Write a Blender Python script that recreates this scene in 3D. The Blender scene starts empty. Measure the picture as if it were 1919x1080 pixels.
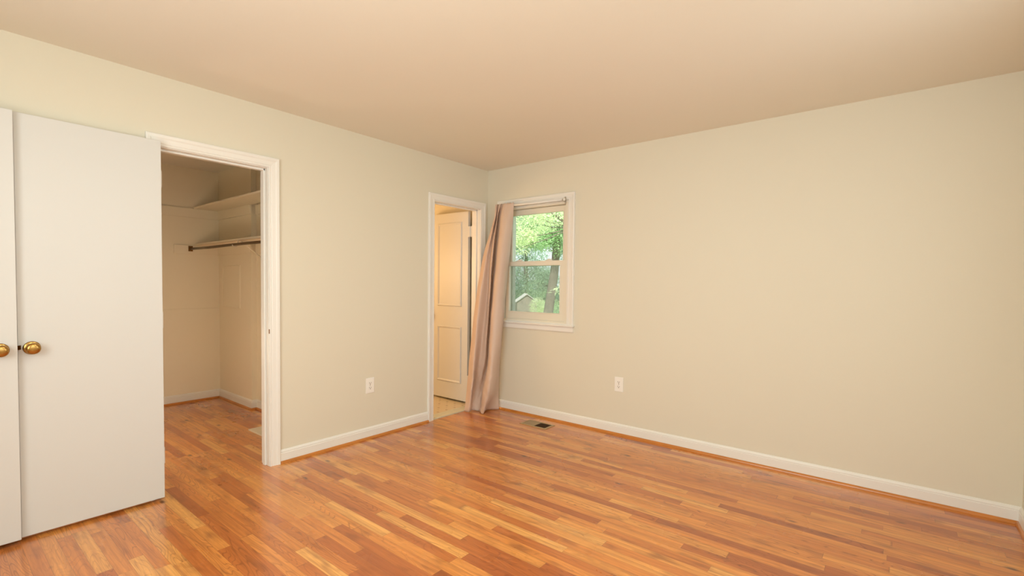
import bpy, bmesh, math, random
from mathutils import Vector, Matrix
random.seed(7)
S = bpy.context.scene
COL = S.collection
PI = math.pi

# ---------------------------------------------------------------- camera
cam_d = bpy.data.cameras.new('camera')
cam = bpy.data.objects.new('camera', cam_d)
COL.objects.link(cam)
fwd = Vector((-0.62559943, 0.77950992, -0.03145865))
rgt = Vector((0.7796286, 0.62614344, 0.01111975))
upv = Vector((-0.02836559, 0.01756955, 0.9994432))
m = Matrix((rgt, upv, -fwd)).transposed().to_4x4()
m.translation = Vector((3.3113691, -3.7206810, 1.2644960))
cam.matrix_world = m
cam_d.sensor_fit = 'HORIZONTAL'
cam_d.sensor_width = 36
cam_d.lens = 893.3715 / 1919 * 36
cam_d.shift_x = (959.5 - 957.84) / 1919
cam_d.shift_y = (562.483 - 540) / 1919
cam_d.clip_start = 0.02
cam_d.clip_end = 400
S.camera = cam

# ---------------------------------------------------------------- view + world + lights
S.view_settings.view_transform = 'Standard'
S.view_settings.look = 'None'
S.view_settings.gamma = 1
S.view_settings.exposure = 0.09
S.view_settings.use_curve_mapping = False

w = bpy.data.worlds.new('sky'); S.world = w; w.use_nodes = True
bg = w.node_tree.nodes['Background']
bg.inputs['Color'].default_value = (0.92, 0.96, 1.0, 1)
bg.inputs['Strength'].default_value = 1.5

def area(name, loc, rot, sx, sy, power, col):
    l = bpy.data.lights.new(name, 'AREA'); l.shape = 'RECTANGLE'; l.size = sx; l.size_y = sy
    l.energy = power; l.color = col
    o = bpy.data.objects.new(name, l); COL.objects.link(o); o.location = loc; o.rotation_euler = rot
    return o
DAY = (0.93, 0.99, 0.97)
# daylight entering by the windows behind and beside the camera
area('daylight_back', (2.35, -4.66, 1.5), (PI/2, 0, 0), 1.9, 1.15, 45, DAY)
area('daylight_near', (3.85, -3.15, 1.5), (PI/2, 0, PI/2), 1.1, 1.15, 7, DAY)
area('daylight_fill_far', (3.85, -1.55, 1.5), (PI/2, 0, PI/2), 1.1, 1.15, 7, DAY)  # fill light, added with its window to even out the left wall
# the room's flush ceiling lamp, just above the top of the frame
l = area('ceiling_lamp_light', (2.1, -2.5, 2.36), (0, 0, 0), .42, .42, 10, (0.95, 0.93, 0.78)); l.data.shape = 'DISK'
l = bpy.data.lights.new('ceiling_lamp_globe', 'POINT'); l.energy = 13; l.color = (0.95, 0.95, 0.84); l.shadow_soft_size = 0.15  # separate unseen fill light, added to lift the far corner and upper walls
o = bpy.data.objects.new('ceiling_lamp_globe', l); COL.objects.link(o); o.location = (2.5, -3.3, 1.9)
# warm bulb in the bathroom
l = bpy.data.lights.new('bathroom_bulb', 'POINT'); l.energy = 27; l.color = (1.0, 0.62, 0.30); l.shadow_soft_size = 0.2
o = bpy.data.objects.new('bathroom_bulb', l); COL.objects.link(o); o.location = (-1.35, -1.15, 1.45)
# warm fill light added to brighten the closet, unseen left of the doorway
l = bpy.data.lights.new('closet_fill_light', 'POINT'); l.energy = 9.5; l.color = (1.0, 0.82, 0.62); l.shadow_soft_size = 0.12
o = bpy.data.objects.new('closet_fill_light', l); COL.objects.link(o); o.location = (-1.0, -2.98, 0.7)
# sun on the garden (comes from behind the house, never enters the room)
l = bpy.data.lights.new('sun', 'SUN'); l.energy = 8; l.color = (1.0, 0.96, 0.88); l.angle = 0.02
o = bpy.data.objects.new('sun', l); COL.objects.link(o)
o.rotation_euler = Vector((-0.35, 0.45, -0.82)).to_track_quat('-Z', 'Y').to_euler()

# ---------------------------------------------------------------- materials
def lin(c):
    return tuple(((x/255)/12.92 if x/255 <= .04045 else ((x/255+.055)/1.055)**2.4) for x in c) + (1,)
def mat(name):
    mm = bpy.data.materials.new(name); mm.use_nodes = True
    nt = mm.node_tree
    return mm, nt, nt.nodes['Principled BSDF']
def plain(name, rgb, rough=.5, metal=0, noise=0.0, nscale=8, bump=0.0, bscale=200, coat=0, linear=False):
    mm, nt, b = mat(name)
    col = tuple(rgb)+(1,) if linear else lin(rgb)
    b.inputs['Base Color'].default_value = col
    b.inputs['Roughness'].default_value = rough
    b.inputs['Metallic'].default_value = metal
    if coat:
        b.inputs['Coat Weight'].default_value = coat
        b.inputs['Coat Roughness'].default_value = .15
    tc = nt.nodes.new('ShaderNodeTexCoord')
    if noise:
        n = nt.nodes.new('ShaderNodeTexNoise'); n.inputs['Scale'].default_value = nscale; n.inputs['Detail'].default_value = 3
        nt.links.new(tc.outputs['Object'], n.inputs['Vector'])
        r = nt.nodes.new('ShaderNodeMapRange'); r.inputs[1].default_value = .3; r.inputs[2].default_value = .7
        r.inputs[3].default_value = 1-noise; r.inputs[4].default_value = 1+noise
        nt.links.new(n.outputs[0], r.inputs[0])
        h = nt.nodes.new('ShaderNodeHueSaturation'); h.inputs['Color'].default_value = col
        nt.links.new(r.outputs[0], h.inputs['Value']); nt.links.new(h.outputs[0], b.inputs['Base Color'])
    if bump:
        n = nt.nodes.new('ShaderNodeTexNoise'); n.inputs['Scale'].default_value = bscale; n.inputs['Detail'].default_value = 2
        nt.links.new(tc.outputs['Object'], n.inputs['Vector'])
        bm_ = nt.nodes.new('ShaderNodeBump'); bm_.inputs['Strength'].default_value = bump; bm_.inputs['Distance'].default_value = .002
        nt.links.new(n.outputs[0], bm_.inputs['Height']); nt.links.new(bm_.outputs[0], b.inputs['Normal'])
    return mm

class NT:
    """small helper for node maths"""
    def __init__(s, nt): s.nt = nt
    def put(s, v, sock):
        if hasattr(v, 'is_linked') or hasattr(v, 'links'): s.nt.links.new(v, sock)
        else: sock.default_value = v
    def m(s, op, a, b=None, c=None):
        n = s.nt.nodes.new('ShaderNodeMath'); n.operation = op
        for i, v in enumerate((a, b, c)):
            if v is not None: s.put(v, n.inputs[i])
        return n.outputs[0]
    def comb(s, x, y, z):
        n = s.nt.nodes.new('ShaderNodeCombineXYZ')
        for i, v in enumerate((x, y, z)): s.put(v, n.inputs[i])
        return n.outputs[0]
    def noise(s, vec, scale=1, detail=2, dist=0, rough=.5):
        n = s.nt.nodes.new('ShaderNodeTexNoise'); s.nt.links.new(vec, n.inputs['Vector'])
        n.inputs['Scale'].default_value = scale; n.inputs['Detail'].default_value = detail
        n.inputs['Distortion'].default_value = dist; n.inputs['Roughness'].default_value = rough
        return n.outputs[0]
    def white(s, vec):
        n = s.nt.nodes.new('ShaderNodeTexWhiteNoise'); n.noise_dimensions = '3D'
        s.nt.links.new(vec, n.inputs['Vector'])
        sp = s.nt.nodes.new('ShaderNodeSeparateColor'); s.nt.links.new(n.outputs['Color'], sp.inputs[0])
        return sp.outputs
    def ramp(s, fac, stops, interp='LINEAR'):
        n = s.nt.nodes.new('ShaderNodeValToRGB'); s.put(fac, n.inputs[0]); n.color_ramp.interpolation = interp
        e = n.color_ramp.elements
        while len(e) < len(stops): e.new(.5)
        for k, (p, c) in enumerate(stops): e[k].position = p; e[k].color = c
        return n.outputs[0]
    def mix(s, fac, a, b, mode='MIX'):
        n = s.nt.nodes.new('ShaderNodeMix'); n.data_type = 'RGBA'; n.blend_type = mode
        s.put(fac, n.inputs[0]); s.put(a, n.inputs[6]); s.put(b, n.inputs[7])
        return n.outputs[2]
    def rng(s, v, a, b, c, d):
        n = s.nt.nodes.new('ShaderNodeMapRange'); s.put(v, n.inputs[0])
        for i, q in enumerate((a, b, c, d)): n.inputs[i+1].default_value = q
        return n.outputs[0]

def oak_floor():
    mm, nt, b = mat('strip_oak_floor'); N = NT(nt)
    tc = nt.nodes.new('ShaderNodeTexCoord'); sp = nt.nodes.new('ShaderNodeSeparateXYZ')
    nt.links.new(tc.outputs['Object'], sp.inputs[0]); X, Y = sp.outputs[0], sp.outputs[1]
    W = .0572
    yr = N.m('DIVIDE', Y, W); row = N.m('FLOOR', yr); fy = N.m('FRACT', yr)
    rw = N.white(N.comb(row, 3.3, 1.7))
    warp = N.noise(N.comb(N.m('MULTIPLY', X, .9), N.m('MULTIPLY', row, 7.13), 0), 1, 0)
    u = N.m('ADD', N.m('ADD', N.m('MULTIPLY', X, N.rng(rw[1], 0, 1, 1.0, 1.7)), N.m('MULTIPLY', rw[0], 9.0)), N.m('MULTIPLY', warp, 2.0))
    cid = N.m('FLOOR', u); fu = N.m('FRACT', u)
    idc = N.white(N.comb(row, cid, .5)); r, g, bb = idc[0], idc[1], idc[2]
    base = N.ramp(r, [(0.0, FC[0]), (.16, FC[1]), (.36, FC[2]), (.6, FC[3]), (.82, FC[4]), (1.0, FC[5])])
    # streaky grain, different in each board
    gv = N.comb(N.m('ADD', N.m('MULTIPLY', X, 2.2), N.m('MULTIPLY', g, 40)), N.m('MULTIPLY', Y, 60), N.m('MULTIPLY', bb, 30))
    grain = N.noise(gv, 1, 4, .3, .6)
    fine = N.noise(N.comb(N.m('MULTIPLY', X, 12), N.m('MULTIPLY', Y, 420), N.m('MULTIPLY', bb, 30)), 1, 2)
    # cathedral figure
    cv = N.comb(N.m('ADD', N.m('MULTIPLY', X, 1.9), N.m('MULTIPLY', bb, 55)), N.m('MULTIPLY', Y, 15), N.m('MULTIPLY', g, 20))
    cn = N.noise(cv, 1, 1, .25)
    ring = N.m('PINGPONG', N.m('MULTIPLY', cn, 17), .5)
    ringm = N.m('MULTIPLY', N.rng(ring, 0, .16, 1, 0), N.rng(N.white(N.comb(cid, row, 9.1))[0], .45, .75, .12, .6))
    blotch = N.noise(N.comb(N.m('MULTIPLY', X, 5), N.m('MULTIPLY', Y, 14), N.m('MULTIPLY', r, 10)), 1, 2)
    c1 = N.mix(N.rng(grain, .35, .75, 0, .6), base, lin((142, 68, 24)), 'MIX')
    c2 = N.mix(N.rng(fine, .45, .8, 0, .25), c1, lin((118, 58, 24)))
    c3 = N.mix(N.m('MULTIPLY', ringm, .8), c2, lin((104, 42, 14)))
    c4 = N.mix(N.rng(blotch, .56, .80, 0, .62), c3, lin((108, 50, 22)))
    # knots
    vo = nt.nodes.new('ShaderNodeTexVoronoi'); vo.inputs['Scale'].default_value = 1
    nt.links.new(N.comb(N.m('MULTIPLY', X, 2.4), N.m('MULTIPLY', Y, 5), 0), vo.inputs['Vector'])
    knot = N.rng(vo.outputs['Distance'], .03, .085, .85, 0)
    c5 = N.mix(knot, c4, lin((70, 34, 16)))
    e1 = N.rng(N.m('MINIMUM', fy, N.m('SUBTRACT', 1, fy)), .0, .028, .42, 0)
    e2 = N.rng(N.m('MINIMUM', fu, N.m('SUBTRACT', 1, fu)), .0, .0028, .42, 0)
    c6 = N.mix(N.m('MAXIMUM', e1, e2), c5, lin((84, 40, 18)))
    nt.links.new(c6, b.inputs['Base Color'])
    rr = N.rng(N.noise(N.comb(X, Y, 0), 3, 3), .3, .7, .24, .36)
    nt.links.new(rr, b.inputs['Roughness'])
    b.inputs['Specular IOR Level'].default_value = .5
    b.inputs['Coat Weight'].default_value = .65
    b.inputs['Coat Roughness'].default_value = .16
    wav = N.noise(N.comb(N.m('MULTIPLY', X, 2), N.m('MULTIPLY', Y, 17.5), N.m('MULTIPLY', r, 5)), 1, 1)
    bu = nt.nodes.new('ShaderNodeBump'); bu.inputs['Strength'].default_value = .25; bu.inputs['Distance'].default_value = .0022
    nt.links.new(N.m('SUBTRACT', wav, N.m('MULTIPLY', N.m('MAXIMUM', e1, e2), .5)), bu.inputs['Height'])
    nt.links.new(bu.outputs[0], b.inputs['Normal'])
    return mm
FC = [lin(c) for c in ((176, 94, 42), (202, 116, 52), (222, 138, 64), (234, 152, 72), (240, 164, 82), (248, 182, 100))]

def vinyl_floor():
    mm, nt, b = mat('bathroom_vinyl'); N = NT(nt)
    tc = nt.nodes.new('ShaderNodeTexCoord'); sp = nt.nodes.new('ShaderNodeSeparateXYZ')
    nt.links.new(tc.outputs['Object'], sp.inputs[0]); X, Y = sp.outputs[0], sp.outputs[1]
    T = .115
    def d(ox):
        a = N.m('SUBTRACT', N.m('FRACT', N.m('ADD', N.m('DIVIDE', X, T), ox)), .5)
        c = N.m('SUBTRACT', N.m('FRACT', N.m('ADD', N.m('DIVIDE', Y, T), ox)), .5)
        return N.m('ADD', N.m('ABSOLUTE', a), N.m('ABSOLUTE', c))
    dia = N.rng(d(0.0), .11, .15, .85, 0)
    dia2 = N.rng(d(0.5), .09, .12, .5, 0)
    c = N.mix(dia, lin((220, 202, 170)), lin((140, 112, 74)))
    c = N.mix(dia2, c, lin((160, 132, 92)))
    nt.links.new(c, b.inputs['Base Color']); b.inputs['Roughness'].default_value = .35
    return mm

def leafmat(name, rgb, trans=.45, var=.25):
    mm, nt, b = mat(name); N = NT(nt)
    tc = nt.nodes.new('ShaderNodeTexCoord')
    n = N.noise(tc.outputs['Object'], 1.3, 2)
    h = nt.nodes.new('ShaderNodeHueSaturation'); h.inputs['Color'].default_value = lin(rgb)
    nt.links.new(N.rng(n, .3, .7, 1-var, 1+var), h.inputs['Value'])
    nt.links.new(h.outputs[0], b.inputs['Base Color']); b.inputs['Roughness'].default_value = .45
    t = nt.nodes.new('ShaderNodeBsdfTranslucent'); nt.links.new(h.outputs[0], t.inputs[0])
    mx = nt.nodes.new('ShaderNodeMixShader'); mx.inputs[0].default_value = trans
    nt.links.new(b.outputs[0], mx.inputs[1]); nt.links.new(t.outputs[0], mx.inputs[2])
    nt.links.new(mx.outputs[0], nt.nodes['Material Output'].inputs[0])
    return mm

def glassmat():
    mm, nt, b = mat('window_glass')
    nt.nodes.remove(b)
    t = nt.nodes.new('ShaderNodeBsdfTransparent'); t.inputs[0].default_value = (.93, .97, .95, 1)
    g = nt.nodes.new('ShaderNodeBsdfGlossy'); g.inputs['Roughness'].default_value = .03
    f = nt.nodes.new('ShaderNodeFresnel'); f.inputs[0].default_value = 1.45
    mx = nt.nodes.new('ShaderNodeMixShader')
    nt.links.new(f.outputs[0], mx.inputs[0]); nt.links.new(t.outputs[0], mx.inputs[1]); nt.links.new(g.outputs[0], mx.inputs[2])
    nt.links.new(mx.outputs[0], nt.nodes['Material Output'].inputs[0])
    return mm
def screenmat():
    mm, nt, b = mat('insect_screen')
    t = nt.nodes.new('ShaderNodeBsdfTransparent'); t.inputs[0].default_value = (.98, .98, .98, 1)
    b.inputs['Base Color'].default_value = lin((196, 200, 194)); b.inputs['Roughness'].default_value = .7
    mx = nt.nodes.new('ShaderNodeMixShader'); mx.inputs[0].default_value = .27
    nt.links.new(t.outputs[0], mx.inputs[1]); nt.links.new(b.outputs[0], mx.inputs[2])
    nt.links.new(mx.outputs[0], nt.nodes['Material Output'].inputs[0])
    return mm
def curtainmat():
    mm, nt, b = mat('curtain_satin'); N = NT(nt)
    tc = nt.nodes.new('ShaderNodeTexCoord'); sp = nt.nodes.new('ShaderNodeSeparateXYZ')
    nt.links.new(tc.outputs['Object'], sp.inputs[0])
    n = N.noise(N.comb(N.m('MULTIPLY', sp.outputs[0], 30), N.m('MULTIPLY', sp.outputs[1], 30), N.m('MULTIPLY', sp.outputs[2], 2)), 1, 2)
    c = N.mix(N.rng(n, .3, .7, 0, .35), lin((236, 212, 196)), lin((228, 198, 180)))
    nt.links.new(c, b.inputs['Base Color']); b.inputs['Roughness'].default_value = .52
    b.inputs['Sheen Weight'].default_value = .15
    t = nt.nodes.new('ShaderNodeBsdfTranslucent'); t.inputs[0].default_value = lin((244, 230, 208))
    mx = nt.nodes.new('ShaderNodeMixShader'); mx.inputs[0].default_value = .25
    nt.links.new(b.outputs[0], mx.inputs[1]); nt.links.new(t.outputs[0], mx.inputs[2])
    nt.links.new(mx.outputs[0], nt.nodes['Material Output'].inputs[0])
    bu = nt.nodes.new('ShaderNodeBump'); bu.inputs['Strength'].default_value = .3; bu.inputs['Distance'].default_value = .004
    n2 = N.noise(N.comb(N.m('MULTIPLY', sp.outputs[0], 14), N.m('MULTIPLY', sp.outputs[1], 14), N.m('MULTIPLY', sp.outputs[2], 11)), 1, 2, .6)
    nt.links.new(n2, bu.inputs['Height']); nt.links.new(bu.outputs[0], b.inputs['Normal'])
    return mm

M = dict(
    wall=plain('cream_wall_paint', (226, 220, 202), .75, bump=.12, bscale=260),
    ceil=plain('ceiling_paint', (236, 230, 216), .85, bump=.12, bscale=200),
    trim=plain('white_trim_paint', (238, 236, 230), .38),
    door=plain('white_door_paint', (216, 216, 213), .42, bump=.05, bscale=90),
    vinyl=plain('white_vinyl', (232, 226, 210), .35),
    closet=plain('closet_wall_paint', (243, 233, 210), .7, bump=.12, bscale=260),
    floor=oak_floor(),
    shoe=plain('oak_shoe_moulding', (196, 122, 48), .3, noise=.12, nscale=6, coat=.3),
    bathfloor=vinyl_floor(),
    marble=plain('marble_threshold', (212, 206, 178), .25, noise=.06, nscale=20),
    brass=plain('brass', (176, 138, 78), .2, 1.0),
    brass_dark=plain('aged_brass', (120, 84, 40), .3, 1.0),
    bronze=plain('bronze_rod', (98, 78, 48), .35, .7),
    plastic=plain('white_plastic', (246, 243, 236), .35),
    slot=plain('dark_slot', (70, 60, 50), .6),
    register=plain('tan_metal_register', (176, 148, 108), .4, .2),
    register_dark=plain('register_duct', (62, 48, 28), .6),
    grate=plain('register_louvre', (168, 146, 112), .45, .2),
    steel=plain('painted_steel', (228, 218, 200), .4, .1),
    silver=plain('nickel', (190, 184, 172), .3, .9),
    glass=glassmat(), screen=screenmat(), curtain=curtainmat(),
    board=plain('off_white_board', (222, 210, 188), .5),
    bark=plain('tree_bark', (122, 110, 98), .9, noise=.3, nscale=5, bump=.6, bscale=14),
    grass=plain('lawn', (120, 146, 92), .9, noise=.3, nscale=.6),
    shed=plain('shed_siding', (150, 138, 126), .8, noise=.15, nscale=3),
    shedroof=plain('shed_roof', (196, 192, 186), .8, noise=.15, nscale=5),
    leaf_bright=leafmat('leaf_bright', (232, 242, 200), .5),
    leaf_mid=leafmat('leaf_mid', (176, 204, 156), .45),
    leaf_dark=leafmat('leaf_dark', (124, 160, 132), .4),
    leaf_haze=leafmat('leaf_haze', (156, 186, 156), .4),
    siding=plain('outside_siding', (220, 216, 206), .7),
)

# ---------------------------------------------------------------- mesh helpers
class MB:
    def __init__(s): s.v = []; s.f = []
    def add(s, vs, fs):
        k = len(s.v); s.v += [tuple(q) for q in vs]; s.f += [tuple(i+k for i in q) for q in fs]; return s
    def box(s, x0, x1, y0, y1, z0, z1):
        x0, x1 = min(x0, x1), max(x0, x1); y0, y1 = min(y0, y1), max(y0, y1); z0, z1 = min(z0, z1), max(z0, z1)
        return s.add([(x0,y0,z0),(x1,y0,z0),(x1,y1,z0),(x0,y1,z0),(x0,y0,z1),(x1,y0,z1),(x1,y1,z1),(x0,y1,z1)],
              [(0,3,2,1),(4,5,6,7),(0,1,5,4),(1,2,6,5),(2,3,7,6),(3,0,4,7)])
    def tube(s, pts, r, n=16, caps=True):
        pts = [Vector(p) for p in pts]; rs = r if isinstance(r, (list, tuple)) else [r]*len(pts)
        rings = []
        for i, p in enumerate(pts):
            d = (pts[min(i+1, len(pts)-1)] - pts[max(i-1, 0)]).normalized()
            a = Vector((0, 0, 1)) if abs(d.z) < .9 else Vector((1, 0, 0))
            e1 = d.cross(a).normalized(); e2 = d.cross(e1)
            rings.append([p + (e1*math.cos(2*PI*k/n) + e2*math.sin(2*PI*k/n))*rs[i] for k in range(n)])
        vs = [q for rg in rings for q in rg]; fs = []
        for i in range(len(pts)-1):
            for k in range(n):
                fs.append((i*n+k, i*n+(k+1) % n, (i+1)*n+(k+1) % n, (i+1)*n+k))
        if caps: fs += [tuple(range(n))[::-1], tuple(range((len(pts)-1)*n, len(pts)*n))]
        return s.add(vs, fs)
    def lathe(s, prof, origin, axis, n=32):
        """prof: (distance along axis, radius)"""
        o = Vector(origin); a = Vector(axis).normalized()
        e1 = a.orthogonal().normalized(); e2 = a.cross(e1)
        vs = []; fs = []
        for (t, r) in prof:
            vs += [o + a*t + (e1*math.cos(2*PI*k/n) + e2*math.sin(2*PI*k/n))*max(r, 1e-5) for k in range(n)]
        for i in range(len(prof)-1):
            for k in range(n): fs.append((i*n+k, i*n+(k+1) % n, (i+1)*n+(k+1) % n, (i+1)*n+k))
        fs += [tuple(range(n))[::-1], tuple(range((len(prof)-1)*n, len(prof)*n))]
        return s.add(vs, fs)
    def sweep(s, corners, prof, tf, closed=False):
        """corners: (a, b, da, db) in the wall plane, profile (across, out); tf maps (a, b, out) to world"""
        n = len(prof); vs = []
        for (a, b, da, db) in corners:
            vs += [tf(a+da*w_, b+db*w_, d_) for (w_, d_) in prof]
        fs = []
        L = len(corners)
        for i in range(L if closed else L-1):
            j = (i+1) % L
            for k in range(n): fs.append((i*n+k, i*n+(k+1) % n, j*n+(k+1) % n, j*n+k))
        if not closed: fs += [tuple(range(n)), tuple(range((L-1)*n, L*n))[::-1]]
        return s.add(vs, fs)
    def build(s, name, material, parent=None, bevel=0, smooth=False, segs=2):
        me = bpy.data.meshes.new(name); me.from_pydata(s.v, [], s.f); me.validate(); me.update()
        b = bmesh.new(); b.from_mesh(me); bmesh.ops.recalc_face_normals(b, faces=b.faces); b.to_mesh(me); b.free()
        o = bpy.data.objects.new(name, me); COL.objects.link(o); me.materials.append(material)
        if parent: o.parent = parent; o.matrix_parent_inverse = parent_inv(parent)
        if smooth:
            for p in me.polygons: p.use_smooth = True
        if bevel:
            bv = o.modifiers.new('bevel', 'BEVEL'); bv.width = bevel; bv.segments = segs; bv.limit_method = 'ANGLE'; bv.angle_limit = .6
        return o
def parent_inv(p):
    mt = Matrix.Identity(4); q = p
    while q: mt = Matrix.Translation(q.location) @ q.rotation_euler.to_matrix().to_4x4() @ mt; q = None if not q.parent else None
    return mt.inverted()
def tag(o, label=None, cat=None, group=None, kind=None):
    if label: o['label'] = label
    if cat: o['category'] = cat
    if group: o['group'] = group
    if kind: o['kind'] = kind
    return o
def empty(name, loc=(0, 0, 0)):
    o = bpy.data.objects.new(name, None); COL.objects.link(o); o.location = loc; o.empty_display_size = .1; return o
def box(x0, x1, y0, y1, z0, z1): return MB().box(x0, x1, y0, y1, z0, z1)
def struct(o, label): return tag(o, label, o.name.split('_')[0], kind='structure')

def slab(axis, t0, t1, a0, a1, z0, z1, holes=()):
    """one clean mesh: a wall slab with rectangular through-holes, no inner faces"""
    As = sorted({a0, a1, *[h[0] for h in holes], *[h[1] for h in holes]})
    Zs = sorted({z0, z1, *[h[2] for h in holes], *[h[3] for h in holes]})
    solid = {}
    for i in range(len(As)-1):
        for j in range(len(Zs)-1):
            ca, cz = (As[i]+As[i+1])/2, (Zs[j]+Zs[j+1])/2
            solid[i, j] = not any(h[0] < ca < h[1] and h[2] < cz < h[3] for h in holes)
    b = MB(); idx = {}
    def V(t, i, j):
        key = (t, i, j)
        if key not in idx:
            idx[key] = len(b.v); a, z = As[i], Zs[j]
            b.v.append((t, a, z) if axis == 'x' else (a, t, z))
        return idx[key]
    for (i, j), s_ in solid.items():
        if not s_: continue
        b.f.append((V(t0, i, j), V(t0, i+1, j), V(t0, i+1, j+1), V(t0, i, j+1)))
        b.f.append((V(t1, i, j), V(t1, i, j+1), V(t1, i+1, j+1), V(t1, i+1, j)))
        for di, dj, e in ((-1, 0, ((i, j), (i, j+1))), (1, 0, ((i+1, j), (i+1, j+1))), (0, -1, ((i, j), (i+1, j))), (0, 1, ((i, j+1), (i+1, j+1)))):
            if not solid.get((i+di, j+dj), False):
                (p, q), (r_, t_) = e
                b.f.append((V(t0, p, q), V(t1, p, q), V(t1, r_, t_), V(t0, r_, t_)))
    return b

H = 2.44
RX = 3.885                      # inner face of the near wall
BY = -4.70                      # inner face of the back wall
TX = -.11                       # far face of the left wall
# closet opening and bathroom opening in the left wall (rough edges = back of the jambs)
CO = (-2.850, -2.215, 2.055)
BO = (-.760, -.092, 2.050)

# ---------------------------------------------------------------- large structure
f = MB().box(0, RX+.15, BY-.15, .0, -.05, 0).box(-2.42, 0, -3.25, -1.61, -.05, 0).build('floor', M['floor'])
struct(f, 'glossy honey oak strip floor of the room and closet')
# doorway notch of floor under the bathroom door is the marble threshold
f2 = MB().box(-2.42, -.11, -1.49, 0, -.05, .0).build('floor_bathroom', M['bathfloor']); struct(f2, 'cream bathroom floor with small dark diamonds')
th = MB().box(-.11, .002, BO[0]+.018, BO[1]-.018, -.05, .012).build('trim_threshold', M['marble'], bevel=.003); struct(th, 'pale marble threshold in the bathroom doorway')
c = box(-2.6, RX+.15, BY-.15, .16, H, H+.1).build('ceiling', M['ceil']); struct(c, 'plain ceiling over the empty room')
wl = slab('x', TX, 0, BY-.15, 0, -.0, H, [(CO[0], CO[1], 0, CO[2]), (BO[0], BO[1], 0, BO[2])]).build('wall_left', M['wall']); struct(wl, 'cream left wall with closet and bathroom doorways')
WH = (.200, .998, .888, 2.050)   # window hole
wr = slab('y', 0, .15, -2.6, RX+.15, -.05, H, [WH]).build('wall_right', M['wall']); struct(wr, 'long cream wall with the small window')
wn = slab('x', RX, RX+.15, BY-.15, 0, 0, H, [(-3.72, -2.58, .9, 2.1), (-2.12, -.98, .9, 2.1)]).build('wall_near', M['wall']); struct(wn, 'cream wall at the right edge beside the camera')
wb = slab('y', BY-.15, BY, 0, RX, 0, H, [(1.35, 3.35, .9, 2.1)]).build('wall_back', M['wall']); struct(wb, 'cream wall behind the camera')

# closet shell
cb = box(-2.54, -2.42, -3.25, -1.49, -.05, H).build('wall_closet_back', M['closet']); struct(cb, 'back wall of the walk-in closet')
cr = MB()
cr.add([(-2.42,-1.66,0),(-1.62,-1.66,0),(-1.62,-1.61,0),(-.11,-1.61,0),(-.11,-1.49,0),(-2.42,-1.49,0),
        (-2.42,-1.66,H),(-1.62,-1.66,H),(-1.62,-1.61,H),(-.11,-1.61,H),(-.11,-1.49,H),(-2.42,-1.49,H)],
       [(0,1,7,6),(1,2,8,7),(2,3,9,8),(3,4,10,9),(4,5,11,10),(5,0,6,11),(0,5,4,3,2,1),(6,7,8,9,10,11)])
cr = cr.build('wall_closet_right', M['closet']); struct(cr, 'right side wall of the closet with a shallow step')
cl = box(-2.42, -.11, -3.25, -3.13, 0, H).build('wall_closet_left', M['closet']); struct(cl, 'left side wall of the closet')
# bathroom shell
bb_ = box(-2.54, -2.42, -1.49, 0, -.05, H).build('wall_bathroom_back', M['wall']); struct(bb_, 'far wall of the bathroom')

# ---- door and window casings
CAS = [(0, 0), (0, .010), (.004, .012), (.010, .012), (.013, .010), (.017, .0125), (.040, .015), (.048, .019), (.062, .0205), (.067, .018), (.068, 0)]
tfL = lambda a, b, d: (d, a, b)
tfR = lambda a, b, d: (a, -d, b)
def door_casing(name, ya, yb, zt, label, depth_name):
    o = MB().sweep([(ya, 0, -1, 0), (ya, zt, -1, 1), (yb, zt, 1, 1), (yb, 0, 1, 0)], CAS, tfL).build(name, M['trim'])
    struct(o, label)
    # jamb boards lining the opening, with the stop strips
    j = MB().box(TX-.001, .0, ya-.018+.004, ya+.004, 0, zt).box(TX-.001, .0, yb-.004, yb+.014, 0, zt).box(TX-.001, .0, ya-.014, yb+.014, zt-.004, zt+.014)
    j = j.build('jamb', M['trim'], o, bevel=.001)
    st = MB().box(-.075, -.040, ya+.004, ya+.015, 0, zt-.004).box(-.075, -.040, yb-.015, yb-.004, 0, zt-.004).box(-.075, -.040, ya+.004, yb-.004, zt-.016, zt-.004)
    st.build('door_stop', M['trim'], o, bevel=.002)
    return o
casC = door_casing('trim_1', -2.836, -2.225, 2.038, 'white moulded casing around the closet doorway', 'closet')
MB().box(-.004, .010, -2.2275, -2.2245, .915, .945).build('strike_plate', M['brass_dark'], casC)
casB = door_casing('trim_2', -.740, -.112, 2.030, 'white moulded casing around the bathroom doorway', 'bath')
MB().box(-.036, -.014, -.7365, -.7345, .91, .95).build('strike_plate', M['brass_dark'], casB)

# ---- baseboards with oak shoe moulding
BBP = [(0, 0), (.014, 0), (.014, .070), (.0115, .073), (.012, .080), (.008, .088), (.004, .093), (0, .094)]
def base(name, p0, p1, nrm, label, m0=0, m1=0, shoe=True):
    """p0->p1 along wall foot, nrm points into the room; m0/m1 mitre (+1 shortens at inner corners)"""
    p0, p1, n = Vector(p0), Vector(p1), Vector(nrm); t = (p1-p0).normalized()
    def prism(prof):
        b = MB(); k = len(prof)
        vs = [p0 + n*d + t*d*m0 + Vector((0, 0, z)) for d, z in prof] + [p1 + n*d - t*d*m1 + Vector((0, 0, z)) for d, z in prof]
        fs = [(i, (i+1) % k, (i+1) % k + k, i+k) for i in range(k)] + [tuple(range(k)), tuple(range(k, 2*k))[::-1]]
        return b.add(vs, fs)
    o = prism(BBP).build(name, M['trim']); struct(o, label)
    if shoe:
        q = [(.014, 0)] + [(.014+.014*math.cos(a), .018*math.sin(a)) for a in [0, .3, .6, .9, 1.2, PI/2]]
        prism(q).build('shoe_moulding', M['shoe'], o)
    return o
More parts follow.
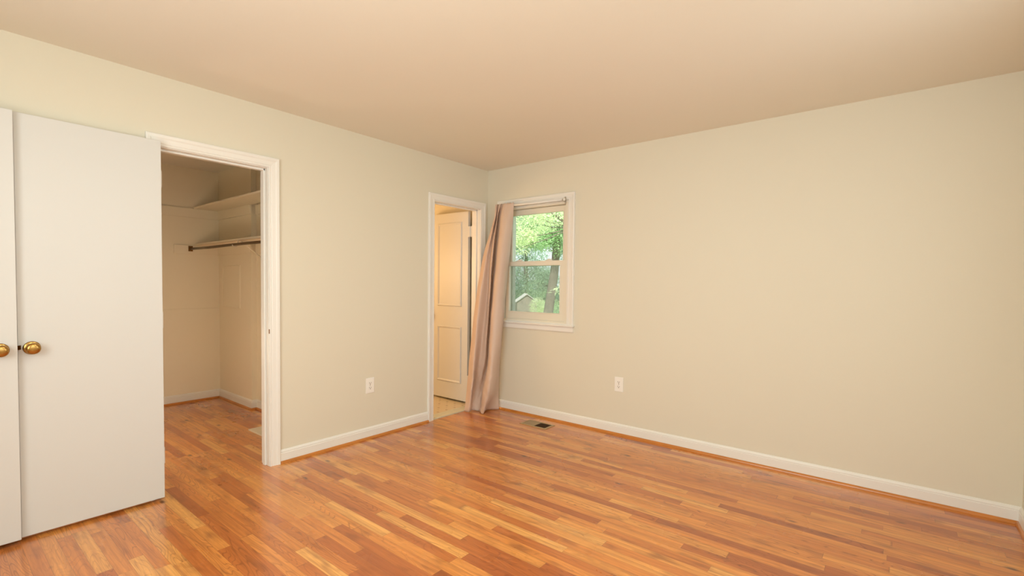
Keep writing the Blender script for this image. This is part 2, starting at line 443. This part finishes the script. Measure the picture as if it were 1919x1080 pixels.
base('baseboard_left', (0, -2.157, 0), (0, -.808, 0), (1, 0, 0), 'white baseboard between closet and bathroom doorways')
base('baseboard_left_front', (0, BY, 0), (0, -2.905, 0), (1, 0, 0), 'white baseboard behind the open white doors', 1, 0)
base('baseboard_right', (0, 0, 0), (RX, 0, 0), (0, -1, 0), 'long white baseboard under the window wall', 1, 1)
base('baseboard_near', (RX, 0, 0), (RX, BY, 0), (-1, 0, 0), 'white baseboard of the near wall', 1, 1)
base('baseboard_back', (RX, BY, 0), (0, BY, 0), (0, 1, 0), 'white baseboard behind the camera', 1, 1)
base('baseboard_closet_back', (-2.42, -3.13, 0), (-2.42, -1.66, 0), (1, 0, 0), 'baseboard along the closet back wall', 1, 1)
base('baseboard_closet_right', (-2.42, -1.66, 0), (-1.62, -1.66, 0), (0, -1, 0), 'baseboard along the closet right wall', 1, -1)
base('baseboard_closet_step', (-1.62, -1.66, 0), (-1.62, -1.61, 0), (1, 0, 0), 'short baseboard on the step of the closet wall', -1, 1)
base('baseboard_closet_recess', (-1.62, -1.61, 0), (-.12, -1.61, 0), (0, -1, 0), 'baseboard on the recessed closet wall', 1, 0)

# ---------------------------------------------------------------- window
win = empty('window_1', (.6, 0, 1.5)); struct(win, 'small white double-hung window looking onto the garden')
wa, wb2, wz0, wz1 = .211, .990, .903, 2.045
o = MB().sweep([(wa, wz0, -1, 0), (wa, wz1, -1, 1), (wb2, wz1, 1, 1), (wb2, wz0, 1, 0)], [(q[0]*.97, q[1]) for q in CAS], tfR).build('casing', M['trim'], win)
MB().box(.134, 1.066, -.034, .03, .888, .903).build('stool', M['trim'], win, bevel=.004)
ap = MB().add([tfR(a, z, d) for a in (.146, 1.056) for (d, z) in ((0, .838), (.012, .838), (.015, .846), (.015, .872), (.018, .888), (0, .888))],
              [(0,1,7,6),(1,2,8,7),(2,3,9,8),(3,4,10,9),(4,5,11,10),(5,0,6,11),(0,5,4,3,2,1),(6,7,8,9,10,11)])
ap.build('apron', M['trim'], win)
# vinyl master frame
def ring(x0, x1, z0, z1, tl, tr, tb, tt, y0, y1):
    """rectangular frame: outer box, side/bottom/top bar widths, between y0 and y1"""
    b = MB(); O = [(x0, z0), (x1, z0), (x1, z1), (x0, z1)]; I = [(x0+tl, z0+tb), (x1-tr, z0+tb), (x1-tr, z1-tt), (x0+tl, z1-tt)]
    vs = [(a, y0, z) for a, z in O] + [(a, y0, z) for a, z in I] + [(a, y1, z) for a, z in O] + [(a, y1, z) for a, z in I]
    fs = []
    for i in range(4):
        j = (i+1) % 4
        fs += [(i, j, j+4, i+4), (i+8, i+12, j+12, j+8), (i, i+8, j+8, j), (i+4, j+4, j+12, i+12)]
    return b.add(vs, fs)
ring(.200, .998, .888, 2.050, .034, .048, .042, .036, .006, .150).build('frame', M['vinyl'], win)
ring(.212, .986, .900, 2.040, .013, .013, .012, .012, .000, .012).build('jamb_extension', M['trim'], win, bevel=.002)
# upper sash (outer track), lower sash (inner track)
us = ring(.236, .950, 1.452, 2.012, .048, .050, .040, .050, .052, .082).build('upper_sash', M['vinyl'], win, bevel=.003)
ring(.282, .902, 1.490, 1.964, .006, .006, .006, .006, .050, .084).build('glazing_bead', M['vinyl'], us, bevel=.002)
box(.284, .900, .066, .069, 1.492, 1.962).build('pane', M['glass'], us)
ls = ring(.236, .950, .930, 1.500, .044, .058, .066, .044, .018, .048).build('lower_sash', M['vinyl'], win, bevel=.003)
ring(.278, .894, .994, 1.458, .006, .006, .010, .004, .014, .050).build('glazing_bead', M['vinyl'], ls, bevel=.002)
box(.280, .892, .032, .035, .998, 1.456).build('pane', M['glass'], ls)
for xl in (.405, .755):
    sl = MB().box(xl-.030, xl+.030, .016, .046, 1.500, 1.507).lathe([(0, .016), (.006, .016), (.010, .010), (.012, 0)], (xl, .031, 1.507), (0, 0, 1), 16)
    sl.box(xl-.010, xl+.034, .022, .030, 1.511, 1.517).build('sash_lock', M['vinyl'], ls, bevel=.001)
isf = ring(.236, .950, .930, 1.480, .020, .020, .020, .020, .104, .114).build('screen_frame', M['siding'], win, bevel=.001)
box(.256, .930, .1085, .1095, .950, 1.460).build('insect_screen', M['screen'], isf)
ring(.17, 1.03, .86, 2.08, .064, .064, .07, .066, .145, .185).build('outside_casing', M['siding'], win, bevel=.003)

def plain_window(name, axis, t, a0, a1, z0, z1, sgn, label):
    """a simple window in the walls behind and beside the camera"""
    e = empty(name, (t if axis == 'x' else (a0+a1)/2, t if axis == 'y' else (a0+a1)/2, (z0+z1)/2)); struct(e, label)
    def bx(b, u0, u1, d0, d1, zz0, zz1):
        p = sorted((t+sgn*d0, t+sgn*d1))
        return b.box(p[0], p[1], u0, u1, zz0, zz1) if axis == 'x' else b.box(u0, u1, p[0], p[1], zz0, zz1)
    b = MB()
    for (u0, u1, q0, q1) in ((a0-.065, a0, z0-.065, z1+.065), (a1, a1+.065, z0-.065, z1+.065), (a0, a1, z1, z1+.065), (a0, a1, z0-.065, z0)):
        bx(b, u0, u1, .0, .018, q0, q1)
    b.build('casing', M['trim'], e)
    b = MB(); mid = (z0+z1)/2
    for (u0, u1, q0, q1) in ((a0, a0+.05, z0, z1), (a1-.05, a1, z0, z1), (a0+.05, a1-.05, z1-.05, z1), (a0+.05, a1-.05, z0, z0+.05), (a0+.05, a1-.05, mid-.02, mid+.02)):
        bx(b, u0, u1, -.09, -.05, q0, q1)
    for u in ([(a0+a1)/2] if a1-a0 > 1.5 else []):
        bx(b, u-.03, u+.03, -.09, -.05, z0+.05, z1-.05)
    b.build('sash', M['vinyl'], e)
    bx(MB(), a0+.05, a1-.05, -.072, -.068, z0+.05, z1-.05).build('pane', M['glass'], e)
    return e
plain_window('window_2', 'y', BY, 1.35, 3.35, .9, 2.1, 1, 'double window in the wall behind the camera')
plain_window('window_3', 'x', RX, -3.72, -2.58, .9, 2.1, -1, 'window in the near wall beside the camera')
plain_window('window_4', 'x', RX, -2.12, -.98, .9, 2.1, -1, 'window added in the near wall outside the frame to even the light')  # unseen opening, added to go with the far fill light

# ---------------------------------------------------------------- doors
def knob(parent, pos, axis, name='knob'):
    """brass knob: ribbed rose, neck, flattened ball with a dished face"""
    k = MB().lathe([(.0, .031), (.003, .032), (.006, .0315), (.008, .029), (.009, .025), (.010, .020), (.013, .013), (.028, .011), (.032, .013),
                    (.036, .021), (.042, .0262), (.048, .0275), (.054, .0265), (.0585, .022), (.0605, .0165), (.0612, .010), (.0614, 0.0)],
                   pos, axis, 40).build(name, M['brass'], parent, smooth=True)
    return k
def hinge(parent, x, y, z):
    MB().tube([(x, y, z-.044), (x, y, z+.044)], .0055, 12).tube([(x, y, z+.044), (x, y, z+.050)], [.0055, .003], 12).tube([(x, y, z-.050), (x, y, z-.044)], [.003, .0055], 12).build('hinge', M['trim'], parent)

d1 = box(.024, .059, -3.426, -2.845, .016, 2.056).build('door_1', M['door'], bevel=.002)
struct(d1, 'flat white closet door folded open against the left wall')
knob(d1, (.059, -3.378, .934), (1, 0, 0))
for z in (.25, 1.04, 1.85): hinge(d1, .0195, -2.8375, z)
MB().box(.034, .049, -3.4275, -3.4255, .905, .965).build('latch_plate', M['brass_dark'], d1)

d2 = box(.0625, .0975, -4.035, -3.4295, .022, 2.052).build('door_2', M['door'], bevel=.002)
struct(d2, 'flat white door cut by the left edge of the picture')
knob(d2, (.0975, -3.487, .936), (1, 0, 0))
lb = MB(); lb.add([(.072,-3.4295,.931),(.090,-3.4295,.931),(.090,-3.4295,.951),(.072,-3.4295,.951),(.072,-3.417,.931),(.083,-3.417,.931),(.083,-3.417,.951),(.072,-3.417,.951)],
      [(0,3,2,1),(4,5,6,7),(0,1,5,4),(1,2,6,5),(2,3,7,6),(3,0,4,7)])
o = lb.build('latch_bolt', M['brass_dark'], d2); o['label'] = 'dark brass latch bolt'
for z in (.25, 1.04, 1.85): hinge(d2, .058, -4.041, z)

# bathroom door: two applied panel mouldings, swung open into the bathroom
d3 = box(-.782, -.170, -.110, -.075, .022, 2.030).build('door_3', M['door'], bevel=.002)
struct(d3, 'white two-panel bathroom door swung open inside the lit bathroom')
PM = [(0, 0), (0, .006), (.004, .010), (.010, .011), (.016, .007), (.022, .004), (.024, 0)]
for (x0, x1, z0, z1) in ((-.628, -.262, 1.030, 1.925), (-.628, -.262, .205, .812)):
    MB().sweep([(x0, z0, -1, -1), (x1, z0, 1, -1), (x1, z1, 1, 1), (x0, z1, -1, 1)], [(-q[0], q[1]) for q in PM],
               lambda a, b, d: (a, -.110-d, b), closed=True).build('panel_moulding', M['door'], d3)
knob(d3, (-.722, -.110, .93), (0, -1, 0))
for z in (.25, 1.815):
    hg = MB().tube([(-.140, -.1165, z-.055), (-.140, -.1165, z+.055)], .006, 12).box(-.172, -.139, -.1145, -.1125, z-.055, z+.055).box(-.140, -.111, -.1145, -.1125, z-.055, z+.055)
    hg.build('hinge', M['door'], d3)

# ---------------------------------------------------------------- closet fittings
def shelfobj(name, z, label):
    e = empty(name, (-1.3, -1.78, z)); tag(e, label, 'shelf')
    return e
UZ, LZ = 2.022, 1.640
s1 = shelfobj('closet_shelf', UZ, 'upper white board shelf high in the closet, no rod below it')
MB().box(-2.418, -.130, -1.900, -1.662, UZ, UZ+.018).build('board', M['closet'], s1, bevel=.002)
MB().box(-2.419, -2.401, -3.10, -1.662, UZ-.092, UZ).build('wall_cleat', M['closet'], s1, bevel=.002)
MB().box(-2.400, -1.605, -1.680, -1.6605, UZ-.092, UZ).build('wall_cleat', M['closet'], s1, bevel=.002)
MB().box(-1.604, -.135, -1.628, -1.6105, UZ-.092, UZ).build('wall_cleat', M['closet'], s1, bevel=.002)
s2 = shelfobj('closet_shelf', LZ, 'lower white board shelf in the closet, directly above the hanging rod')
MB().box(-2.400, -.130, -1.895, -1.662, LZ, LZ+.018).build('board', M['closet'], s2, bevel=.002)
MB().box(-2.419, -2.401, -2.080, -1.662, LZ-.092, LZ).build('wall_cleat', M['closet'], s2, bevel=.002)
MB().box(-2.400, -1.605, -1.680, -1.6605, LZ-.092, LZ).build('wall_cleat', M['closet'], s2, bevel=.002)
MB().box(-1.604, -.135, -1.628, -1.6105, LZ-.092, LZ).build('wall_cleat', M['closet'], s2, bevel=.002)

rod = empty('closet_rod', (-1.3, -1.935, 1.6)); tag(rod, 'bronze hanging rod below the lower closet shelf', 'clothes rod')
MB().tube([(-2.41, -1.935, 1.603), (-1.9, -1.935, 1.597), (-1.3, -1.935, 1.600), (-.7, -1.935, 1.597), (-.125, -1.935, 1.602)], .0125, 20).build('rod', M['bronze'], rod, smooth=True)
sk = MB().box(-2.401, -2.397, -1.955, -1.915, 1.578, 1.632).lathe([(0, .02), (.012, .02), (.014, .015)], (-2.397, -1.935, 1.603), (1, 0, 0), 20)
o = sk.build('end_socket', M['brass_dark'], rod, bevel=.001); o['label'] = 'dark metal end socket'

# shelf-and-rod bracket (white steel) with hook under the rod and diagonal brace
bk = empty('rod_bracket', (-1.30, -1.66, 1.62)); tag(bk, 'white steel bracket with hook carrying the closet rod', 'bracket')
XB = -1.30
hook = [(XB, -1.935 + .021*math.cos(a), 1.600 + .021*math.sin(a)) for a in [PI*1.05 + k*PI*1.0/12 for k in range(13)]]
hook += [(XB, -1.910, 1.618), (XB, -1.905, 1.636)]
MB().tube(hook, .0045, 10).build('hook', M['steel'], bk, smooth=True)
MB().box(XB-.007, XB+.007, -1.905, -1.612, 1.634, 1.6395).build('arm', M['steel'], bk, bevel=.001)
MB().tube([(XB, -1.880, 1.632), (XB, -1.80, 1.568), (XB, -1.616, 1.42)], .0055, 10).build('brace', M['steel'], bk, smooth=True)
MB().box(XB-.009, XB+.009, -1.616, -1.6105, 1.38, 1.547).build('wall_plate', M['steel'], bk, bevel=.001)

# access panel on the side wall
ac = empty('access_panel', (-2.09, -1.66, 1.2)); tag(ac, 'painted rectangular access panel on the closet side wall', 'access panel')
MB().box(-2.300, -1.890, -1.6645, -1.6605, 1.01, 1.42).build('panel', M['closet'], ac, bevel=.001)
MB().sweep([(-2.30, 1.01, -1, -1), (-1.89, 1.01, 1, -1), (-1.89, 1.42, 1, 1), (-2.30, 1.42, -1, 1)], [(0, 0), (0, .007), (.006, .010), (.014, .008), (.018, 0)],
           lambda a, b, d: (a, -1.6605-d, b), closed=True).build('panel_frame', M['closet'], ac)
o = MB().box(-2.4195, -2.409, -3.12, -1.662, .970, .981).build('trim_3', M['closet'], bevel=.002); struct(o, 'thin painted ledge line across the closet back wall')

bd = MB().box(-.945, -.66, -1.976, -1.70, .0, .012).build('floor_board', M['board'], bevel=.002)
tag(bd, 'off-white flat board on the closet floor beside the door frame', 'board')

# ---------------------------------------------------------------- outlets
def outlet(loc, axis, label):
    """duplex receptacle; local +d is out of the wall"""
    e = empty('wall_outlet', loc); tag(e, label, 'outlet', 'white duplex outlets low on the walls')
    tf = (lambda a, z, d: (loc[0]+d, loc[1]+a, loc[2]+z)) if axis == 'x' else (lambda a, z, d: (loc[0]+a, loc[1]-d, loc[2]+z))
    def bx(b, a0, a1, z0, z1, d0, d1):
        p, q = tf(a0, z0, d0), tf(a1, z1, d1); return b.box(p[0], q[0], p[1], q[1], p[2], q[2])
    bx(MB(), -.040, .040, -.0625, .0625, .0005, .0055).build('cover_plate', M['plastic'], e, bevel=.003)
    for s_ in (1, -1):
        zc = s_*.0195
        n = 20; ring_ = []
        for k in range(n):
            a = 2*PI*k/n; ring_.append((max(-.0165, min(.0165, .0172*math.cos(a)*1.12)), zc + max(-.0125, min(.0125, .0172*math.sin(a)))))
        b = MB(); b.add([tf(a, z, .005) for a, z in ring_] + [tf(a, z, .0078) for a, z in ring_],
                        [(i, (i+1) % n, (i+1) % n + n, i+n) for i in range(n)] + [tuple(range(n, 2*n))])
        rc = b.build('receptacle', M['plastic'], e)
        sb = MB(); bx(sb, -.0085, -.006, zc-.002, zc+.008, .0076, .0082); bx(sb, .006, .0085, zc-.001, zc+.007, .0076, .0082)
        bx(sb, -.003, .003, zc-.010, zc-.0045, .0076, .0082)
        o = sb.build('slots', M['slot'], rc); o['label'] = 'dark plug slots'
    MB().lathe([(0, .0035), (.0012, .0032), (.0016, .001)], tf(0, 0, .0055), (1, 0, 0) if axis == 'x' else (0, -1, 0), 12).build('screw', M['silver'], e)
    return e
outlet((0, -1.423, .433), 'x', 'white outlet on the left wall between closet and bathroom doorways')
outlet((1.512, 0, .430), 'y', 'white outlet on the long right wall, right of the window')

# ---------------------------------------------------------------- floor register
rg = empty('floor_register', (.82, -.22, 0)); tag(rg, 'tan metal floor register near the window wall', 'floor vent')
def flat_ring(x0, x1, y0, y1, t, z0, z1):
    b = MB(); O = [(x0, y0), (x1, y0), (x1, y1), (x0, y1)]; I = [(x0+t, y0+t), (x1-t, y0+t), (x1-t, y1-t), (x0+t, y1-t)]
    vs = [(a, q, z0) for a, q in O] + [(a, q, z1*.5) for a, q in O] + [(a, q, z1) for a, q in [(x0+.004, y0+.004), (x1-.004, y0+.004), (x1-.004, y1-.004), (x0+.004, y1-.004)]] + [(a, q, z1) for a, q in I] + [(a, q, z0) for a, q in I]
    fs = []
    for i in range(4):
        j = (i+1) % 4
        for k in range(4): fs.append((i+4*k, j+4*k, j+4*k+4, i+4*k+4))
        fs.append((i+16, j+16, j, i))
    return b.add(vs, fs)
flat_ring(.680, .965, -.302, -.142, .020, .0005, .006).build('frame', M['register'], rg)
MB().box(.700, .945, -.282, -.162, .0005, .0012).build('duct', M['register_dark'], rg)
lv = MB()
for k in range(17):
    x = .704 + k*.0072
    lv.box(x, x+.0058, -.280, -.164, .0012, .0048)
lv.box(.698, .828, -.226, -.218, .0012, .0046)
o = lv.build('louvre_grille', M['grate'], rg); o['label'] = 'pale closed louvres'
lv = MB()
for k in range(12):
    x = .834 + k*.0092
    lv.add([(x, -.280, .0012), (x+.0016, -.280, .0012), (x+.0016, -.164, .0012), (x, -.164, .0012), (x, -.280, .0044), (x+.0016, -.280, .0044), (x+.0016, -.164, .0044), (x, -.164, .0044)],
           [(0,3,2,1),(4,5,6,7),(0,1,5,4),(1,2,6,5),(2,3,7,6),(3,0,4,7)])
o = lv.build('louvre_grille', M['brass_dark'], rg); o['label'] = 'dark open louvres'

# ---------------------------------------------------------------- curtain and rod
cr_ = empty('curtain_rod', (.56, -.055, 2.045)); tag(cr_, 'thin white rod across the top of the window casing', 'curtain rod')
MB().tube([(.175, -.052, 2.046), (.955, -.052, 2.042)], .0115, 16).build('rod', M['trim'], cr_, smooth=True)
for xx, zz in ((.190, 2.046), (.964, 2.040)):
    b = MB().box(xx-.006, xx+.006, -.0275, -.0205, zz-.030, zz+.030).box(xx-.005, xx+.005, -.070, -.026, zz-.016, zz-.0115)
    b.box(xx-.005, xx+.005, -.072, -.069, zz-.016, zz+.004)
    b.build('bracket', M['silver'], cr_, bevel=.001)
MB().lathe([(0, .006), (.004, .014), (.012, .0165), (.020, .013), (.024, .004)], (.953, -.052, 2.042), (1, 0, 0), 20).build('finial', M['trim'], cr_, smooth=True)

def crom(P, t):
    n = len(P)-1; x = t*n; i = min(int(x), n-1); u = x-i
    g = lambda k: P[max(0, min(n, k))]
    p0, p1, p2, p3 = g(i-1), g(i), g(i+1), g(i+2)
    return tuple(.5*((2*b)+(-a+c_)*u+(2*a-5*b+4*c_-d)*u*u+(-a+3*b-3*c_+d)*u**3) for a, b, c_, d in zip(p0, p1, p2, p3))
# fold outlines at six heights: nine control points (x, y), from the left hem to the right hem
CUR = [
 (2.065, [(0.159,-0.066),(0.197,-0.085),(0.196,-0.060),(0.243,-0.090),(0.247,-0.062),(0.291,-0.082),(0.330,-0.080),(0.369,-0.078),(0.399,-0.066)]),
 (1.950, [(0.154,-0.070),(0.206,-0.110),(0.169,-0.055),(0.230,-0.110),(0.190,-0.050),(0.284,-0.105),(0.339,-0.105),(0.373,-0.090),(0.389,-0.060)]),
 (1.560, [(0.065,-0.130),(0.144,-0.170),(0.151,-0.130),(0.221,-0.170),(0.147,-0.060),(0.266,-0.150),(0.336,-0.160),(0.355,-0.110),(0.344,-0.055)]),
 (1.120, [(0.037,-0.205),(0.129,-0.250),(0.140,-0.160),(0.211,-0.200),(0.136,-0.090),(0.251,-0.190),(0.313,-0.190),(0.330,-0.130),(0.291,-0.050)]),
 (0.750, [(0.011,-0.235),(0.116,-0.285),(0.110,-0.185),(0.172,-0.190),(0.120,-0.100),(0.260,-0.235),(0.320,-0.240),(0.326,-0.160),(0.255,-0.050)]),
 (0.480, [(0.002,-0.262),(0.114,-0.310),(0.076,-0.200),(0.129,-0.170),(0.111,-0.110),(0.258,-0.260),(0.324,-0.280),(0.306,-0.180),(0.230,-0.050)]),
 (0.220, [(0.003,-0.290),(0.107,-0.330),(0.039,-0.220),(0.059,-0.170),(0.076,-0.140),(0.201,-0.270),(0.306,-0.310),(0.285,-0.200),(0.216,-0.050)]),
 (0.004, [(0.012,-0.335),(0.073,-0.330),(0.043,-0.260),(0.083,-0.240),(0.133,-0.240),(0.180,-0.275),(0.224,-0.285),(0.156,-0.170),(0.225,-0.052)]),
]
def curtain_point(u, z):
    zs = [c_[0] for c_ in CUR]
    k = 0
    while k < len(zs)-2 and z < zs[k+1]: k += 1
    t = (zs[k]-z)/(zs[k]-zs[k+1]); t = max(0, min(1, t))
    a = crom(CUR[k][1], u); b = crom(CUR[k+1][1], u)
    # smooth between levels with neighbours
    am = crom(CUR[max(0, k-1)][1], u); bp = crom(CUR[min(len(CUR)-1, k+2)][1], u)
    out = []
    h0 = zs[max(0, k-1)]; h3 = zs[min(len(CUR)-1, k+2)]; L = zs[k]-zs[k+1]
    for i in range(2):
        m0 = (b[i]-am[i])/max(1e-6, (h0-zs[k+1]))*L; m1 = (bp[i]-a[i])/max(1e-6, (zs[k]-h3))*L
        t2, t3 = t*t, t*t*t
        out.append((2*t3-3*t2+1)*a[i]+(t3-2*t2+t)*m0+(-2*t3+3*t2)*b[i]+(t3-t2)*m1)
    return out
nu, nz = 120, 110
b = MB(); vs = []
for j in range(nz+1):
    z = 2.068 - (2.068-.004)*j/nz
    for i in range(nu+1):
        u = i/nu; x, y = curtain_point(u, z)
        # gathers under the rod pocket on the left and small wrinkles near the hem
        tp = max(0, (z-1.75)/.3); 
        if tp > 0:
            y += .008*min(1, tp)*math.sin(u*PI*26)*max(0, 1-u*1.4)
        wv = max(0, min(1, (.75-z)/.5))
        wv *= min(1, u*8, (1-u)*8)
        y += wv*.004*math.sin(z*46+u*37)*math.sin(z*17+u*11)+wv*.0035*math.sin(z*83-u*51+1.3)*math.sin(u*23+z*9)
        x += wv*.0015*math.sin(z*53+u*23+.7)
        y += .0015*math.sin(z*19+u*9)
        zz = z + (.004 if j == 0 else 0)*math.sin(u*60)
        if z < .03: zz = max(.003, z + .0)
        vs.append((x, min(y, -.030 if z > .1 else -.034), zz))
fs = [(j*(nu+1)+i, j*(nu+1)+i+1, (j+1)*(nu+1)+i+1, (j+1)*(nu+1)+i) for j in range(nz) for i in range(nu)]
cu = b.add(vs, fs).build('curtain', M['curtain'], smooth=True)
so = cu.modifiers.new('thickness', 'SOLIDIFY'); so.thickness = .0016; so.offset = 0
tag(cu, 'dusty pink satin curtain panel bunched left of the window, hem on the floor', 'curtain')

# ---------------------------------------------------------------- garden
g = MB(); n = 24
for j in range(n+1):
    for i in range(n+1):
        x = -70+90*i/n; y = .3+75*j/n
        g.v.append((x, y, -1.55 + .12*math.sin(x*.3)+.1*math.sin(y*.21+x*.1) + max(0, (y-45))*.06))
g.f = [(j*(n+1)+i, j*(n+1)+i+1, (j+1)*(n+1)+i+1, (j+1)*(n+1)+i) for j in range(n) for i in range(n)]
gr = g.build('ground', M['grass'], smooth=True); struct(gr, 'lawn of the garden beyond the window')

def leaf_cloud(b, centre, rad, count, size, rnd, shell=.55):
    cx_, cy_, cz_ = centre; rx, ry, rz = rad
    for _ in range(count):
        while True:
            p = Vector((rnd.uniform(-1, 1), rnd.uniform(-1, 1), rnd.uniform(-1, 1)))
            if shell*rnd.random() < p.length <= 1: break
        c_ = Vector((cx_+p.x*rx, cy_+p.y*ry, cz_+p.z*rz))
        L = size*rnd.uniform(.6, 1.25); Wd = L*.42
        d = Vector((rnd.gauss(0, 1), rnd.gauss(0, 1), rnd.gauss(-.3, .6))).normalized()
        s_ = d.cross(Vector((rnd.gauss(0, .5), rnd.gauss(0, .5), 1))).normalized(); up_ = s_.cross(d)
        q = [c_, c_+d*L*.35+s_*Wd*.5+up_*L*.08, c_+d*L, c_+d*L*.35-s_*Wd*.5+up_*L*.08, c_+d*L*.5]
        b.add(q, [(0, 1, 4), (1, 2, 4), (2, 3, 4), (3, 0, 4)])
def tree(loc, trunk, tr, blobs, leafsize, leafm, label, seed, cat='tree', name='tree', group=None):
    rnd = random.Random(seed); e = empty(name, loc); tag(e, label, cat, group)
    if trunk:
        pts = [Vector(loc)+Vector(q) for q in trunk]
        t = MB().tube(pts, tr, 12)
        top = pts[-1]
        for (c_, r_, n_) in blobs[:7]:
            cc = Vector(loc)+Vector(c_); k = min(len(pts)-1, max(1, len(pts)*2//3))
            st_ = pts[k]; mid = (st_+cc)/2+Vector((0, 0, -.15*r_[2]))
            t.tube([st_, mid, cc], [tr[k]*.4, tr[k]*.25, tr[k]*.08], 8)
        t.build('trunk', M['bark'], e, smooth=True)
    b = MB()
    for (c_, r_, n_) in blobs:
        leaf_cloud(b, Vector(loc)+Vector(c_), r_, n_, leafsize, rnd)
    me = b.build('foliage', leafm, e)
    return e
# big leaning tree
tree((-5.91, 9.3, -1.55), [(0, 0, 0), (.10, .12, .9), (.20, .22, 1.9), (.32, .38, 3.3), (.36, .44, 4.2), (.4, .5, 6)], [.26, .19, .165, .14, .13, .09],
     [((.15, .3, 4.75), (1.0, .9, .75), 5200), ((-.60, .35, 4.55), (.8, .8, .55), 3800), ((.55, .35, 4.2), (.5, .6, .5), 1300), ((.35, -.35, 4.35), (.35, .3, .45), 900), ((.8, .5, 4.9), (.9, .9, .8), 2600), ((0, .2, 5.7), (1.6, 1.3, .8), 3600)],
     .085, M['leaf_mid'], 'large garden tree whose leaning trunk shows at the right of the window', 11)
# nearer slender tree whose bright leaves fill the upper sash
tree((-.95, 4.35, -1.55), [(0, 0, 0), (-.02, -.03, 1.6), (-.15, -.1, 3.0), (-.5, -.3, 3.9), (-1.0, -.7, 4.35)], [.07, .055, .04, .03, .012],
     [((-1.28, -.92, 3.72), (.40, .4, .20), 620), ((-1.2, -.6, 4.02), (.5, .5, .25), 900), ((-.75, -.5, 4.18), (.55, .45, .22), 800), ((-1.45, -.55, 4.25), (.45, .45, .22), 500), ((-1.19, -1.13, 3.47), (.22, .3, .10), 230), ((-1.29, -.94, 3.70), (.34, .4, .14), 480), ((-.3, -.2, 4.2), (.6, .5, .3), 600)],
     .062, M['leaf_bright'], 'slender garden tree with bright yellow-green leaves near the window', 23)
tree((-.30, 2.35, -1.55), [(0, 0, 0), (-.02, 0, 1.4), (-.05, -.05, 2.35), (-.22, -.16, 2.78)], [.018, .014, .010, .004],
     [((-.24, -.18, 2.74), (.10, .09, .06), 26), ((-.20, -.14, 2.60), (.08, .08, .06), 18), ((-.05, 0, 2.5), (.12, .12, .12), 14)],
     .075, M['leaf_bright'], 'young sapling with a few bright leaves at the lower right of the window', 31, 'sapling', 'sapling')
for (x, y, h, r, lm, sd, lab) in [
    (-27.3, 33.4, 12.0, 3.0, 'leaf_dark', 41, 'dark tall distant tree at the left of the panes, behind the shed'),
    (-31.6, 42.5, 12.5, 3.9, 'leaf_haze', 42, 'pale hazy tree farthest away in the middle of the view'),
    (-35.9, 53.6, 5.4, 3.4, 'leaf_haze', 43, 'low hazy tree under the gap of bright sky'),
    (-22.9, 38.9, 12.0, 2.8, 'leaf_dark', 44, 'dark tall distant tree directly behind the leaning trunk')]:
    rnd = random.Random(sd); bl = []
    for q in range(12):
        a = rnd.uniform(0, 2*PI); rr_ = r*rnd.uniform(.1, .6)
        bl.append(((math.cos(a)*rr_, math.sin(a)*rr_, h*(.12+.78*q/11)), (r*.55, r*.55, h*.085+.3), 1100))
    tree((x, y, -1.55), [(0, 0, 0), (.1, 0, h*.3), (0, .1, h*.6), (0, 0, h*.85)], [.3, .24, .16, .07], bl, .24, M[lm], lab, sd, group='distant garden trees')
for (x, y, h, r, lm, sd, lab) in [(-18.9, 27.4, 1.9, .75, 'leaf_bright', 51, 'yellow-green rounded bush right of the shed'), (-13.0, 21.4, 1.7, 1.0, 'leaf_mid', 52, 'low dark-green bush below the big tree'),
      (-23.0, 32.8, 3.6, 1.5, 'leaf_mid', 53, 'tall shrub rising behind the garden shed')]:
    tree((x, y, -1.55), None, None, [((0, 0, h*.5), (r, r, h*.5), 2000), ((r*.5, .2, h*.35), (r*.7, r*.7, h*.3), 700)], .11, M[lm], lab, sd, 'bush', 'bush')

# garden shed
sx, sy, sz = -21.95, 29.8, -1.6
sh = empty('garden_shed', (sx, sy, sz)); tag(sh, 'grey wooden gabled shed low in the lower window pane', 'shed')
ang = .75
def shp(x, y, z):
    return (sx + x*math.cos(ang)-y*math.sin(ang), sy + x*math.sin(ang)+y*math.cos(ang), sz+z)
b = MB(); Wd, D = .85, 1.1
pr = [(-Wd, 0), (Wd, 0), (Wd, 1.45), (0, 2.05), (-Wd, 1.45)]
b.add([shp(a, -D, z) for a, z in pr]+[shp(a, D, z) for a, z in pr], [(0,1,2,3,4), (9,8,7,6,5)]+[(i, i+5, (i+1) % 5+5, (i+1) % 5) for i in range(5)])
b.build('walls', M['shed'], sh)
b = MB()
for s_ in (-1, 1):
    q = [(0, 2.06), (s_*(Wd+.12), 1.37), (s_*(Wd+.12), 1.44), (0, 2.14)]
    b.add([shp(a, -D-.1, z) for a, z in q]+[shp(a, D+.1, z) for a, z in q], [(0,1,2,3), (7,6,5,4)]+[(i, i+4, (i+1) % 4+4, (i+1) % 4) for i in range(4)])
b.build('roof', M['shedroof'], sh)
b = MB(); q = [(-.38, .05), (.38, .05), (.38, 1.4), (-.38, 1.4)]
b.add([shp(a, -D-.03, z) for a, z in q]+[shp(a, -D+.01, z) for a, z in q], [(0,1,2,3), (7,6,5,4)]+[(i, i+4, (i+1) % 4+4, (i+1) % 4) for i in range(4)])
b.build('door', M['shed'], sh)
